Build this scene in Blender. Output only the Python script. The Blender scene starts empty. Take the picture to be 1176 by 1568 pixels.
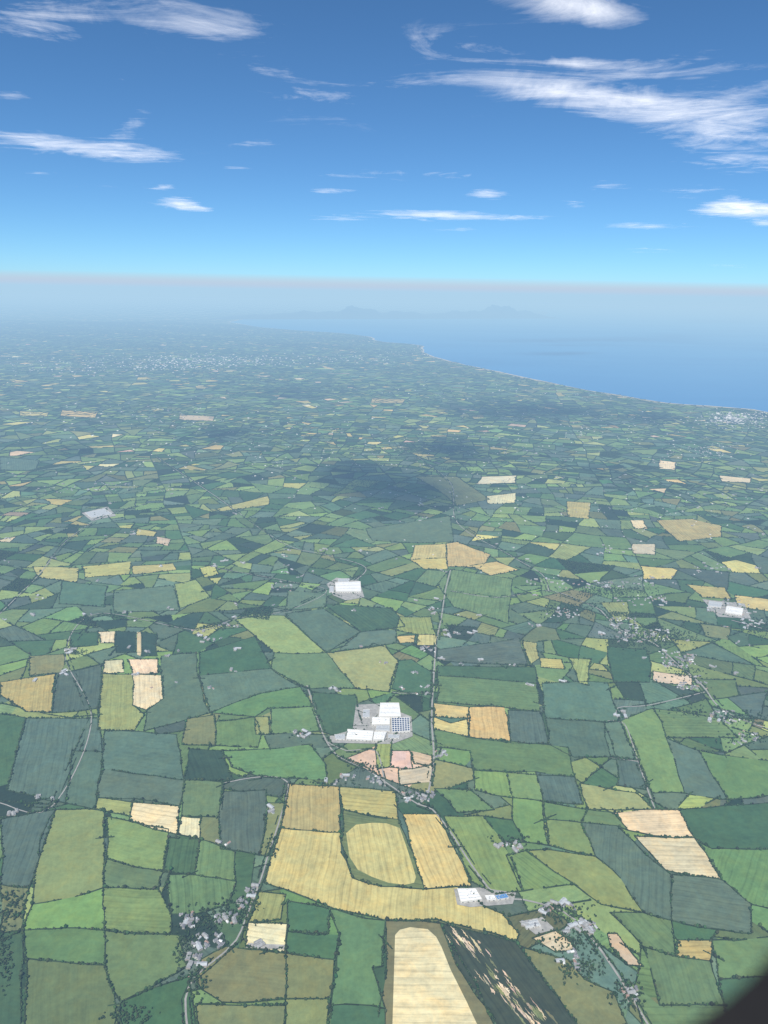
import bpy, math, random, time
import numpy as np
from mathutils import Matrix, Vector
T0=time.time()
random.seed(7); rng=np.random.default_rng(7)
R=math.radians
scene=bpy.context.scene
# ---------------------------------------------------------------- camera
H=2000.0
PITCH=R(16.5); ROLL=R(1.0)
K=0.6923/784.0
fwd=Vector((0,math.cos(PITCH),-math.sin(PITCH)))
r0=Vector((1,0,0)); u0=Vector((0,math.sin(PITCH),math.cos(PITCH)))
right=r0*math.cos(ROLL)+u0*math.sin(ROLL)
up=u0*math.cos(ROLL)-r0*math.sin(ROLL)
cam_d=bpy.data.cameras.new("camera"); cam=bpy.data.objects.new("camera",cam_d)
scene.collection.objects.link(cam); scene.camera=cam
cam_d.sensor_fit='VERTICAL'; cam_d.sensor_height=36; cam_d.sensor_width=27; cam_d.lens=26
cam_d.clip_start=0.01; cam_d.clip_end=2e6
M=Matrix((( right.x,up.x,-fwd.x,0),(right.y,up.y,-fwd.y,0),(right.z,up.z,-fwd.z,H),(0,0,0,1)))
cam.matrix_world=M
cam_d.dof.use_dof=True; cam_d.dof.focus_distance=4000; cam_d.dof.aperture_fstop=5

def U(px,py,z=0.0):
    """survey: plan position (metres) of a landmark"""
    d=right*((px-588)*K)+up*((784-py)*K)+fwd
    t=(z-H)/d.z
    return (d.x*t,d.y*t)
# ---------------------------------------------------------------- materials
def newmat(name):
    m=bpy.data.materials.new(name); m.use_nodes=True
    nt=m.node_tree; nt.nodes.clear()
    out=nt.nodes.new('ShaderNodeOutputMaterial')
    return m,nt,out
def N(nt,t,**kw):
    n=nt.nodes.new(t)
    for k,v in kw.items():
        if k in n.inputs: n.inputs[k].default_value=v
        else: setattr(n,k,v)
    return n
def mixc(nt,a,b,f,blend='MIX'):
    n=nt.nodes.new('ShaderNodeMix'); n.data_type='RGBA'; n.blend_type=blend
    fs=n.inputs[0]
    if hasattr(f,'is_linked'): nt.links.new(f,fs)
    else: fs.default_value=f
    for nm,v in (('A',a),('B',b)):
        s=[i for i in n.inputs if i.name==nm and i.type=='RGBA'][0]
        if hasattr(v,'is_linked'): nt.links.new(v,s)
        else: s.default_value=v
    return [o for o in n.outputs if o.type=='RGBA'][0]
def mth(nt,op,a,b=None,c=None,clamp=False):
    n=nt.nodes.new('ShaderNodeMath'); n.operation=op; n.use_clamp=clamp
    for i,v in enumerate((a,b,c)):
        if v is None: continue
        if hasattr(v,'is_linked'): nt.links.new(v,n.inputs[i])
        else: n.inputs[i].default_value=v
    return n.outputs[0]
def mrange(nt,v,a,b,c,d,smooth=False):
    n=nt.nodes.new('ShaderNodeMapRange'); n.clamp=True
    if smooth: n.interpolation_type='SMOOTHSTEP'
    nt.links.new(v,n.inputs[0])
    for i,x in enumerate((a,b,c,d)): n.inputs[i+1].default_value=x
    return n.outputs[0]
def noise(nt,vec,scale,detail=3,rough=0.5,dist=0.0):
    n=nt.nodes.new('ShaderNodeTexNoise'); n.inputs['Scale'].default_value=scale
    n.inputs['Detail'].default_value=detail; n.inputs['Roughness'].default_value=rough
    n.inputs['Distortion'].default_value=dist
    if vec is not None: nt.links.new(vec,n.inputs['Vector'])
    return n.outputs['Fac']
def diffuse(nt,out,col,rough=1.0):
    b=N(nt,'ShaderNodeBsdfPrincipled'); b.inputs['Roughness'].default_value=rough
    b.inputs['Specular IOR Level'].default_value=0.05
    if hasattr(col,'is_linked'): nt.links.new(col,b.inputs['Base Color'])
    else: b.inputs['Base Color'].default_value=col
    nt.links.new(b.outputs[0],out.inputs['Surface']); return b
def simple(name,col,var=0.25,scale=0.1,rough=0.8,spec=0.2,metal=0):
    m,nt,out=newmat(name)
    g=N(nt,'ShaderNodeNewGeometry')
    f=noise(nt,g.outputs['Position'],scale,4,0.6)
    v=mrange(nt,f,0.3,0.7,1-var,1+var)
    cc=nt.nodes.new('ShaderNodeVectorMath'); cc.operation='SCALE'
    cc.inputs[0].default_value=col[:3]; nt.links.new(v,cc.inputs['Scale'])
    b=diffuse(nt,out,cc.outputs[0],rough); b.inputs['Specular IOR Level'].default_value=spec
    b.inputs['Metallic'].default_value=metal
    return m

mat_field,nt,out=newmat("field_crops")
geo=N(nt,'ShaderNodeNewGeometry'); P=geo.outputs['Position']
ca=N(nt,'ShaderNodeAttribute',attribute_name='Col'); pa=N(nt,'ShaderNodeAttribute',attribute_name='Par')
sp=N(nt,'ShaderNodeSeparateXYZ'); nt.links.new(P,sp.inputs[0])
sq=N(nt,'ShaderNodeSeparateXYZ'); nt.links.new(pa.outputs['Vector'],sq.inputs[0])
uu=mth(nt,'ADD',mth(nt,'MULTIPLY',sp.outputs[0],mth(nt,'COSINE',sq.outputs[0])),mth(nt,'MULTIPLY',sp.outputs[1],mth(nt,'SINE',sq.outputs[0])))
wob=noise(nt,P,0.006,2,0.5)
uu2=mth(nt,'ADD',uu,mth(nt,'MULTIPLY',wob,20.0))
tram=mth(nt,'SINE',mth(nt,'MULTIPLY',uu2,2*math.pi/24.0))
tram=mrange(nt,tram,0.6,1.0,0.0,1.0)
sh=N(nt,'ShaderNodeCombineXYZ'); nt.links.new(mth(nt,'MULTIPLY',sq.outputs[0],9000.0),sh.inputs[2])
pv=nt.nodes.new('ShaderNodeVectorMath'); pv.operation='ADD'; nt.links.new(P,pv.inputs[0]); nt.links.new(sh.outputs[0],pv.inputs[1]); PF=pv.outputs[0]
m1=mrange(nt,noise(nt,PF,0.008,5,0.65,0.8),0.3,0.7,-1,1)
m2=mrange(nt,noise(nt,PF,0.05,5,0.7),0.3,0.7,-1,1)
cmb=N(nt,'ShaderNodeCombineXYZ'); nt.links.new(mth(nt,'MULTIPLY',uu2,0.09),cmb.inputs[0])
vv=mth(nt,'SUBTRACT',mth(nt,'MULTIPLY',sp.outputs[1],mth(nt,'COSINE',sq.outputs[0])),mth(nt,'MULTIPLY',sp.outputs[0],mth(nt,'SINE',sq.outputs[0])))
nt.links.new(mth(nt,'MULTIPLY',vv,0.004),cmb.inputs[1])
m3=mrange(nt,noise(nt,cmb.outputs[0],1.0,4,0.65),0.3,0.7,-1,1)
s=mth(nt,'ADD',mth(nt,'MULTIPLY',m1,0.17),mth(nt,'MULTIPLY',m2,0.14))
s=mth(nt,'ADD',s,mth(nt,'MULTIPLY',m3,mth(nt,'MULTIPLY_ADD',sq.outputs[1],0.16,0.05)))
s=mth(nt,'SUBTRACT',s,mth(nt,'MULTIPLY',tram,mth(nt,'MULTIPLY',sq.outputs[1],0.18)))
s=mth(nt,'ADD',s,1.0)
vs=nt.nodes.new('ShaderNodeVectorMath'); vs.operation='SCALE'; nt.links.new(ca.outputs['Color'],vs.inputs[0]); nt.links.new(s,vs.inputs['Scale'])
hue=mixc(nt,(0.97,1.0,1.02,1),(1.22,1.06,0.84,1),mrange(nt,noise(nt,PF,0.013,5,0.7,1.0),0.42,0.75,0,0.85))
colf=mixc(nt,vs.outputs[0],hue,1.0,'MULTIPLY')
diffuse(nt,out,colf)

mat_ground,nt,out=newmat("ground_farmland")
geo=N(nt,'ShaderNodeNewGeometry'); P=geo.outputs['Position']
mp=N(nt,'ShaderNodeMapping'); mp.inputs['Scale'].default_value=(1/330,1/260,1); mp.inputs['Rotation'].default_value=(0,0,0.4)
nt.links.new(P,mp.inputs[0])
vo=N(nt,'ShaderNodeTexVoronoi'); vo.distance='CHEBYCHEV'; vo.inputs['Scale'].default_value=1; nt.links.new(mp.outputs[0],vo.inputs['Vector'])
sx=N(nt,'ShaderNodeSeparateColor'); nt.links.new(vo.outputs['Color'],sx.inputs[0])
cr=nt.nodes.new('ShaderNodeValToRGB'); cr.color_ramp.interpolation='CONSTANT'; nt.links.new(sx.outputs[0],cr.inputs[0])
e=cr.color_ramp.elements; e[0].color=(0.06,0.10,0.05,1); e[1].position=0.93; e[1].color=(0.42,0.36,0.2,1)
for p,c in ((0.3,(0.10,0.16,0.065,1)),(0.55,(0.05,0.085,0.045,1)),(0.75,(0.12,0.17,0.08,1))):
    q=e.new(p); q.color=c
gm=mrange(nt,noise(nt,P,0.03,4,0.6),0.3,0.7,0.7,1.2)
vs=nt.nodes.new('ShaderNodeVectorMath'); vs.operation='SCALE'; nt.links.new(cr.outputs[0],vs.inputs[0]); nt.links.new(gm,vs.inputs['Scale'])
diffuse(nt,out,vs.outputs[0])

mat_fol,nt,out=newmat("foliage")
geo=N(nt,'ShaderNodeNewGeometry'); P=geo.outputs['Position']
ca=N(nt,'ShaderNodeAttribute',attribute_name='Col')
f=mrange(nt,noise(nt,P,0.35,4,0.7),0.3,0.7,0.55,1.45)
vs=nt.nodes.new('ShaderNodeVectorMath'); vs.operation='SCALE'; nt.links.new(ca.outputs['Color'],vs.inputs[0]); nt.links.new(f,vs.inputs['Scale'])
diffuse(nt,out,vs.outputs[0])

mat_sea,nt,out=newmat("sea_water")
geo=N(nt,'ShaderNodeNewGeometry'); P=geo.outputs['Position']
mp=N(nt,'ShaderNodeMapping'); mp.inputs['Scale'].default_value=(1/9000,1/3500,1); mp.inputs['Rotation'].default_value=(0,0,-0.5); nt.links.new(P,mp.inputs[0])
f=mrange(nt,noise(nt,mp.outputs[0],1.0,4,0.55,0.8),0.3,0.7,0,1)
c=mixc(nt,(0.030,0.17,0.42,1),(0.045,0.21,0.48,1),f)
b=diffuse(nt,out,c,0.45); b.inputs['Specular IOR Level'].default_value=0.3
bp=N(nt,'ShaderNodeBump'); bp.inputs['Strength'].default_value=0.4; bp.inputs['Distance'].default_value=1.0
nt.links.new(noise(nt,P,0.05,4,0.6),bp.inputs['Height']); nt.links.new(bp.outputs[0],b.inputs['Normal'])

mat_sand=simple("beach_sand",(0.5,0.43,0.31),0.2,0.01)
mat_road=simple("asphalt_road",(0.33,0.32,0.29),0.2,0.05)
mat_yard=simple("concrete_yard",(0.36,0.35,0.32),0.25,0.05)
mat_wall=simple("render_wall",(0.74,0.72,0.67),0.1,0.3)
mat_wall2=simple("stone_wall",(0.44,0.40,0.35),0.15,0.3)
mat_slate=simple("slate_roof",(0.22,0.22,0.23),0.25,0.4,0.6)
mat_tile=simple("tile_roof",(0.36,0.24,0.19),0.25,0.4)
mat_metal=simple("metal_sheet_roof",(0.46,0.48,0.49),0.15,0.1,0.6)
mat_white=simple("white_membrane_roof",(0.80,0.80,0.78),0.08,0.03,0.6)
mat_barn=simple("fibre_cement_roof",(0.33,0.33,0.32),0.25,0.1,0.8)
mat_glass=simple("window_glass",(0.03,0.035,0.04),0.1,0.3,0.15,0.5)
mat_solar=simple("solar_panel",(0.04,0.07,0.14),0.1,0.3,0.3,0.5)
mat_blue=simple("blue_sheet_roof",(0.10,0.25,0.5),0.1,0.1,0.5)
mat_mount=simple("mountain_heath",(0.05,0.07,0.07),0.2,0.0008)

def mesh_obj(name,verts,faces,mats,midx=None,smooth=False):
    me=bpy.data.meshes.new(name); me.from_pydata(verts,[],faces)
    for m in mats: me.materials.append(m)
    if midx is not None: me.polygons.foreach_set('material_index',midx)
    me.update()
    o=bpy.data.objects.new(name,me); scene.collection.objects.link(o); return o
def fast_mesh(name,V,F,mat,facecol=None):
    V=np.asarray(V,dtype=np.float32); F=np.asarray(F,dtype=np.int32); k=F.shape[1]
    me=bpy.data.meshes.new(name)
    me.vertices.add(len(V)); me.vertices.foreach_set('co',V.ravel())
    me.loops.add(F.size); me.loops.foreach_set('vertex_index',F.ravel())
    me.polygons.add(len(F)); me.polygons.foreach_set('loop_start',np.arange(0,F.size,k,dtype=np.int32))
    me.materials.append(mat)
    if facecol is not None:
        a=me.attributes.new('Col','FLOAT_COLOR','FACE'); 
        c=np.ones((len(F),4),dtype=np.float32); c[:,:3]=facecol; a.data.foreach_set('color',c.ravel())
    me.update(calc_edges=True)
    o=bpy.data.objects.new(name,me); scene.collection.objects.link(o); return o
# ---------------------------------------------------------------- coast, land, sea
coast_px=[(1650,668),(1400,650),(1176,632),(1150,627),(1120,625),(1085,622),(1050,620),(1015,617),(980,611),(940,604),(900,598),(865,591),(830,584),(795,577),(760,569),(728,562),(700,556),(678,551),(660,546),(650,541),(647,535),(643,529),(620,526),(590,524),(572,521),(566,516),(540,512),(505,509),(470,507),(430,504),(395,501),(372,497),(350,493),(370,489),(430,486),(520,486),(600,486),(700,484),(780,483),(835,482),(842,478),(820,474)]
def densify(pts,step,amp):
    o=[]
    for i in range(len(pts)-1):
        a=np.array(pts[i]);b=np.array(pts[i+1]); L=np.linalg.norm(b-a); n=max(1,int(L/step))
        for k in range(n):
            p=a+(b-a)*k/n
            if k: p=p+rng.normal(0,amp,2)*min(1,L/3000)
            o.append(tuple(p))
    o.append(tuple(pts[-1])); return o
coast=densify([U(*p) for p in coast_px],500,40)
land=[(-260000,-30000),(110000,-30000),(110000,coast[0][1]-3000)]+coast+[(60000,170000),(-260000,170000)]
LAND=np.array(land)
def inpoly(pts,poly):
    x=pts[:,0];y=pts[:,1]; r=np.zeros(len(pts),bool); n=len(poly)
    for i in range(n):
        x1,y1=poly[i];x2,y2=poly[(i+1)%n]
        if y1==y2: continue
        c=((y1>y)!=(y2>y))&(x<(x2-x1)*(y-y1)/(y2-y1)+x1)
        r^=c
    return r
from mathutils.geometry import tessellate_polygon
tris=tessellate_polygon([[Vector((p[0],p[1],0)) for p in land]])
mesh_obj("ground",[(p[0],p[1],0) for p in land],[tuple(t) for t in tris],[mat_ground])
mesh_obj("sea",[(-300000,-40000,-3),(300000,-40000,-3),(300000,260000,-3),(-300000,260000,-3)],[(0,1,2,3)],[mat_sea])
bv=[];bf=[]
cc=np.array([c for c in coast if c[1]<60000])
for i in range(len(cc)):
    a=cc[max(0,i-1)];b=cc[min(len(cc)-1,i+1)]; t=(b-a)/max(1e-6,np.linalg.norm(b-a)); n=np.array((-t[1],t[0]))
    w=80+50*math.sin(i*0.7)+rng.random()*60
    bv.append((*(cc[i]-n*w*0.7),-1.0)); bv.append((*(cc[i]+n*w*0.9),0.25))
    if i: k=2*i; bf.append((k-2,k,k+1,k-1))
mesh_obj("beach",bv,bf,[mat_sand])
mv=[];mf=[];nx=120;ny=14
A=np.array(U(330,487));B=np.array(U(850,486))
for j in range(ny):
    for i in range(nx):
        s_=i/(nx-1); t_=j/(ny-1)
        p=A+(B-A)*s_; 
        prof=(0.3+0.7*math.exp(-((s_-0.83)/0.14)**2)+0.45*math.exp(-((s_-0.35)/0.12)**2))*min(1,s_*8)*min(1,(1-s_)*9)
        h=1350*prof*(0.7+0.18*math.sin(s_*41)+0.12*math.sin(s_*97+1))*math.sin(math.pi*t_)**1.2*(0.85+0.15*math.sin(i*1.3+j*2.1))
        mv.append((p[0],p[1]-3000+t_*12000,h-1))
for j in range(ny-1):
    for i in range(nx-1):
        k=j*nx+i; mf.append((k,k+1,k+1+nx,k+nx))
mesh_obj("distant_mountains",mv,mf,[mat_mount])
# ---------------------------------------------------------------- field palette
PAL={'G':(0.180,0.265,0.085),'g':(0.128,0.205,0.078),'b':(0.102,0.162,0.100),'d':(0.060,0.122,0.052),'D':(0.034,0.062,0.037),
 'l':(0.265,0.315,0.110),'o':(0.175,0.195,0.080),'y':(0.54,0.44,0.170),'Y':(0.43,0.39,0.14),'t':(0.68,0.57,0.36),'p':(0.57,0.45,0.31),
 'S':(0.046,0.062,0.040),'k':(0.098,0.145,0.104)}
hand="""Y:440,1200 520,1205 522,1275 430,1268
Y:524,1206 605,1212 610,1255 575,1252 525,1240
o:524,1245 610,1255 632,1305 650,1362 585,1358 540,1345 522,1290 
y-:530,1276 545,1263 570,1260 592,1261 612,1268 620,1290 630,1320 637,1343 634,1352 620,1355 595,1352 570,1343 548,1332 535,1312
y:617,1247 672,1247 690,1290 722,1357 655,1357 632,1305
y:425,1270 522,1277 522,1305 535,1340 580,1360 650,1364 700,1358 735,1385 770,1400 795,1430 790,1443 740,1425 670,1408 590,1410 560,1407 520,1395 470,1375 405,1352
o:590,1410 674,1414 700,1460 770,1600 575,1600 590,1500
t-:605,1432 612,1424 628,1420 655,1423 668,1435 676,1450 690,1485 715,1535 745,1600 600,1600 603,1500
S:675,1416 790,1445 840,1510 900,1600 780,1600 700,1480
G:85,1240 160,1240 158,1360 50,1385 60,1300
G:163,1250 258,1270 250,1335 163,1315
g:163,1315 247,1337 243,1362 160,1360
G:160,1362 243,1362 262,1400 262,1430 160,1425
G:50,1385 158,1362 158,1425 35,1425
g:35,1428 158,1428 160,1478 40,1468
g:40,1470 160,1480 178,1560 170,1600 30,1600
g:160,1428 275,1432 287,1480 185,1535 165,1475
k:0,1255 85,1245 45,1360 0,1355
o:0,1360 45,1362 35,1425 0,1440
d:-60,1440 33,1430 30,1600 -60,1600
d:188,1540 290,1495 300,1600 178,1600
l:150,1222 205,1223 198,1250 145,1240
t:210,1223 275,1235 272,1278 235,1270 198,1256
t:278,1250 308,1253 306,1285 273,1280
b:158,1178 282,1195 277,1230 155,1220
g:282,1197 340,1198 337,1252 278,1248
k:340,1212 408,1210 405,1268 398,1310 337,1300
o:412,1230 437,1230 425,1265 410,1312 398,1312
d:258,1283 302,1290 298,1340 250,1335
g:305,1290 360,1305 362,1350 298,1340
g:258,1340 298,1343 360,1352 350,1385 300,1400 265,1395
o:307,1470 345,1450 438,1460 437,1530 340,1535 300,1510
o:441,1462 512,1470 505,1530 440,1530
t:380,1413 440,1415 438,1455 376,1450
l:395,1365 438,1370 430,1408 385,1408
d:440,1380 505,1392 503,1430 440,1427
d:440,1432 520,1432 510,1468 440,1460
g:510,1395 590,1412 585,1480 570,1482 590,1545 507,1540 520,1432
o:300,1538 437,1540 435,1600 300,1600
o:440,1535 505,1535 500,1600 438,1600
d:507,1543 590,1548 590,1600 500,1600
g:665,1208 720,1210 757,1240 700,1245
G:680,1250 740,1250 770,1290 800,1365 760,1370 722,1350
d:742,1252 785,1256 803,1290 770,1288
G:785,1222 832,1228 840,1295 803,1290 785,1256
g:835,1232 900,1240 890,1260 836,1255
G:838,1258 887,1262 912,1312 845,1300
G:845,1302 912,1312 950,1345 985,1398 920,1385 880,1355 805,1303
G:775,1310 805,1303 880,1358 800,1362
k:887,1262 945,1265 990,1310 1028,1340 1028,1410 985,1395 950,1345 912,1312
g:905,1240 940,1245 962,1272 945,1264 890,1260
t:943,1246 1040,1240 1063,1283 1000,1280 965,1275
t:972,1281 1065,1287 1105,1347 1060,1342 1020,1333
b:1032,1338 1105,1350 1150,1385 1150,1430 1032,1415
d:1045,1235 1176,1230 1240,1300 1090,1300 1063,1283
g:1070,1290 1090,1300 1240,1305 1220,1400 1150,1388 1105,1347
g:935,1398 985,1398 1028,1412 1035,1465 985,1450
Y:1038,1440 1090,1440 1088,1472 1036,1465
g:985,1455 1036,1465 1088,1475 1110,1540 1010,1540
g:1090,1440 1176,1435 1220,1500 1100,1500
d:1105,1505 1220,1505 1240,1600 1120,1600
g:960,1500 1008,1542 1110,1543 1118,1600 990,1600 
t:815,1437 850,1425 872,1440 882,1456 850,1458
p:930,1430 945,1430 985,1480 960,1478 935,1450
o:795,1450 870,1470 895,1500 940,1520 960,1568 900,1590 840,1510
Y:0,1045 85,1032 80,1092 40,1090 0,1065
k:90,1032 155,1018 150,1085 82,1095
p:160,1012 188,1010 190,1030 157,1032
t:203,1033 250,1035 250,1070 225,1088 203,1080
l:155,1035 200,1035 203,1080 222,1095 205,1120 150,1118
t:195,1010 242,1010 242,1031 200,1031
b:247,1005 300,1000 310,1060 322,1092 220,1120 225,1090 250,1072
b:160,1120 205,1122 270,1125 285,1192 160,1175
k:40,1100 150,1100 157,1152 110,1150 100,1230 10,1210
b:110,1150 157,1152 150,1235 100,1230
d:-20,1090 40,1100 15,1200 -20,1210
o:287,1100 328,1095 330,1142 278,1140
D:290,1147 340,1150 358,1195 285,1192
g:330,1105 390,1098 400,1125 395,1145 333,1142
g:340,1150 475,1140 498,1170 500,1195 400,1190 355,1175
l:388,1100 412,1098 414,1125 392,1125
g:414,1085 480,1082 490,1120 415,1120
b:325,1090 305,1035 415,1024 460,1052 400,1062
d:305,1000 390,975 415,1022 305,1035
g:322,1093 400,1064 460,1055 480,1080 410,1085 390,1097
d:478,1060 545,1065 555,1110 520,1130 492,1120
l:360,950 385,940 435,943 500,1000 420,1000
g:420,1000 500,1003 545,1055 470,1055 415,1022
b:437,940 495,932 552,968 500,1000
d:495,925 600,932 620,960 552,968
l:500,1001 590,988 610,1012 597,1060 545,1055
b:552,970 606,965 606,985 515,998
d:608,1012 630,1010 662,1030 660,1072 625,1062 600,1055
l:612,945 660,945 668,972 640,972 606,963
y:605,975 636,973 634,985 612,985
y:637,973 668,975 668,988 638,988
g:670,1035 822,1047 827,1090 668,1075
y:664,1077 718,1083 720,1100 690,1100 664,1098
y:664,1102 690,1108 720,1104 718,1130 664,1117
y:720,1083 772,1083 782,1138 718,1130
k:778,1088 830,1090 840,1140 785,1138
b:830,1047 930,1045 950,1105 835,1100
b:835,1102 925,1107 943,1160 880,1160 843,1140
g:665,1120 715,1132 870,1145 880,1190 725,1180 720,1150 668,1145
p:600,1150 628,1150 632,1178 597,1175
p:634,1155 662,1158 662,1172 634,1170
p:610,1180 660,1176 660,1198 612,1203
l:575,1140 600,1130 598,1175 578,1178
G:722,1178 776,1182 780,1220 727,1210
G:776,1182 820,1182 828,1227 780,1220
k:820,1182 882,1190 893,1232 828,1227
l:888,1200 975,1215 1000,1240 898,1240
b:920,1107 955,1110 978,1165 935,1160
k:937,1163 980,1168 990,1210 945,1203
G:955,1110 1000,1085 1020,1130 1048,1215 1000,1215 980,1165
g:1000,1085 1100,1100 1130,1130 1020,1130
b:1020,1132 1070,1150 1115,1225 1050,1215
g:1075,1150 1176,1165 1200,1215 1115,1223
d:930,990 990,995 995,1045 940,1045
p:1000,1028 1060,1035 1060,1050 1000,1045
o:1070,955 1120,960 1115,980 1080,975
t:965,797 985,797 992,810 972,810
Y:868,768 905,770 902,795 870,792
Y:1005,797 1060,795 1105,805 1105,822 1040,830
p:968,833 1003,833 1003,850 970,848
Y:1050,895 1110,900 1120,918 1075,915
y:1125,912 1176,918 1200,940 1130,930
t:738,730 792,728 790,740 728,742
t:745,760 790,755 788,770 747,772
o:635,730 700,730 750,765 700,775 670,750
y:635,835 683,833 684,855 628,858
y:684,832 700,830 752,850 735,870 685,868
y:628,858 682,856 686,872 650,872
y:720,867 760,860 795,873 750,882
g:690,872 785,887 778,955 695,930 670,895
Y:50,868 120,870 118,892 60,885
Y:125,868 200,860 198,880 130,885
Y:203,867 265,863 270,873 205,880
Y:330,780 410,760 412,773 340,783
l:267,895 300,888 322,915 275,932
b:175,905 265,897 275,935 175,938
b:560,810 690,790 695,830 640,832 570,828
l:800,982 822,985 826,1008 812,1018
Y:826,1008 860,1010 865,1025 828,1022
l:870,1008 905,1010 900,1050 885,1045
k:670,995 795,978 808,1018 670,1012
d:670,1020 820,1022 825,1045 670,1033
l:920,923 960,922 965,945 945,955
d:108,970 150,968 150,988 108,992
t:153,966 177,967 176,985 154,985
D:178,968 208,968 208,998 178,1000
t-:210,968 216,968 216,1005 210,1003
D:218,970 240,972 240,1005 218,1005
o:45,1005 100,1002 95,1030 45,1035
Y:305,870 330,865 335,880 312,885
t:1010,705 1035,708 1034,720 1008,718
t:1100,728 1150,733 1148,740 1105,738
Y:210,810 240,815 236,822 208,820
p:240,822 262,826 258,836 238,832
b:0,700 60,705 55,722 0,720
y:95,628 150,632 146,640 92,637
y:30,630 75,632 72,638 30,637
p:275,635 330,638 326,645 274,643
y:570,610 620,612 617,618 568,617
b:440,905 500,910 498,930 436,935
b:95,890 165,898 160,930 90,925"""
polys=[]; reps=[]
def snap(p):
    thr=6.5 if p[1]>1100 else (4.0 if p[1]>950 else 2.5)
    for i,q in enumerate(reps):
        if abs(q[0]-p[0])<thr and abs(q[1]-p[1])<thr*0.8: return i
    reps.append(p); return len(reps)-1
for ln in hand.split("\n"):
    k,rest=ln.split(":"); nh=k.endswith('-'); k=k[0]
    ids=[]
    for tok in rest.split():
        a,b_=tok.split(",")
        if nh: reps.append((float(a),float(b_))); i=len(reps)-1
        else: i=snap((float(a),float(b_)))
        if not ids or ids[-1]!=i: ids.append(i)
    if ids[0]==ids[-1]: ids=ids[:-1]
    if len(ids)>=3: polys.append((k,ids,nh))
repw=[np.array(U(*p)) for p in reps]
EDGE={}
def edge_pts(a,b_):
    key=(min(a,b_),max(a,b_))
    if key not in EDGE:
        A_=repw[key[0]];B_=repw[key[1]]; L=np.linalg.norm(B_-A_); n=max(1,int(L/38))
        t=np.linspace(0,1,n+1); q=A_+(B_-A_)*t[:,None]
        nn=np.array((-(B_-A_)[1],(B_-A_)[0]))/max(L,1e-6)
        amp=min(5.5,L*0.02); ph=random.random()*6.28; ph2=random.random()*6.28
        off_=(np.sin(t*math.pi)*random.gauss(0,amp)+np.sin(t*math.pi*3+ph)*amp*0.5*np.sin(t*math.pi)+rng.normal(0,0.9,n+1)*(np.sin(t*math.pi)>0.01))
        off_[0]=off_[-1]=0
        EDGE[key]=q+nn*off_[:,None]
    q=EDGE[key]
    return q if a==key[0] else q[::-1]
HP=[]
for k,ids,nh in polys:
    if nh: HP.append(np.array([repw[i] for i in ids])); continue
    pts=[]
    for i in range(len(ids)): pts.append(edge_pts(ids[i],ids[(i+1)%len(ids)])[:-1])
    HP.append(np.concatenate(pts))
FV=[];FF=[];FC=[];FP=[]
def add_field(pts,z,kind,strp=None,jit=0.13,ang=None):
    b0=len(FV)
    FV.extend([(p[0],p[1],z) for p in pts])
    FF.append(list(range(b0,b0+len(pts))))
    c=np.array(PAL[kind])*(1+random.gauss(0,jit)); c=[min(0.75,max(0.015,v*(1+random.gauss(0,0.05)))) for v in c]
    FC.append((*c,1.0))
    if ang is None: ang=random.random()*3.14
    if strp is None: strp=random.choice([0,0,0,0.25,0.25,0.6,1.0])
    FP.append((ang,strp,0))
def area(p):
    x=p[:,0];y=p[:,1]; return 0.5*(np.dot(x,np.roll(y,-1))-np.dot(y,np.roll(x,-1)))
for n,((k,ids,nh),P_) in enumerate(zip(polys,HP)):
    pts=P_ if area(P_)>0 else P_[::-1]
    cor=np.array([repw[i] for i in ids])
    ed=np.roll(cor,-1,0)-cor; L=np.linalg.norm(ed,axis=1); j=L.argmax(); a=math.atan2(ed[j][1],ed[j][0])+math.pi/2
    add_field(pts,0.7+0.006*n,k,None if k not in 'ytYSk' else 0.8,0.07,a)
zt=0.7+0.006*len(polys)+0.1
PS=HP[8]; SA=np.array(U(725,1455)); SB=np.array(U(820,1575)); sd_=(SB-SA)/np.linalg.norm(SB-SA); sn=np.array((-sd_[1],sd_[0]))
cand=0
for _ in range(700):
    mn=PS.min(0);mx_=PS.max(0); c0=mn+(mx_-mn)*rng.random(2)
    off_=(c0-np.array(U(768,1505)))@sn
    if rng.random()>math.exp(-(off_/34)**2) : continue
    L=rng.uniform(14,60); wd_=rng.uniform(1.0,4.8)
    up_=[];dn_=[]
    m=9
    for i in range(m+1):
        f=i/m; pp=c0+sd_*(f-0.5)*L+sn*rng.normal(0,0.9); ww=wd_*math.sin(math.pi*min(.97,max(.03,f)))*(0.5+0.9*rng.random())
        up_.append(pp+sn*ww); dn_.append(pp-sn*ww)
    pts=np.array(up_+dn_[::-1])
    if not inpoly(pts,PS).all(): continue
    if area(pts)<0: pts=pts[::-1]
    add_field(pts,zt,random.choice('ppo'),0.5,0.2,2.2); zt+=0.002; cand+=1
    if cand>150: break
# ---------------------------------------------------------------- recursive farmland partition
SEG=[]
def warp(p):
    x=p[...,0];y=p[...,1]
    dx=26*np.sin(x/290+1.7*np.sin(y/430))+11*np.sin(y/113+x/170)
    dy=26*np.sin(y/330+1.5*np.sin(x/390)+2)+11*np.sin(x/101-y/190)
    return np.stack([x+dx,y+dy],-1)
leafs=[]
def cut(poly,o,d):
    nx_,ny_=-d[1],d[0]; s=[(p[0]-o[0])*nx_+(p[1]-o[1])*ny_ for p in poly]
    A_=[];B_=[];X=[]
    m=len(poly)
    for i in range(m):
        p=poly[i];q=poly[(i+1)%m];a=s[i];b_=s[(i+1)%m]
        if a>=0:A_.append(p)
        if a<=0:B_.append(p)
        if a*b_<0:
            f=a/(a-b_); x=(p[0]+(q[0]-p[0])*f,p[1]+(q[1]-p[1])*f); A_.append(x);B_.append(x);X.append(x)
    return A_,B_,X
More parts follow.
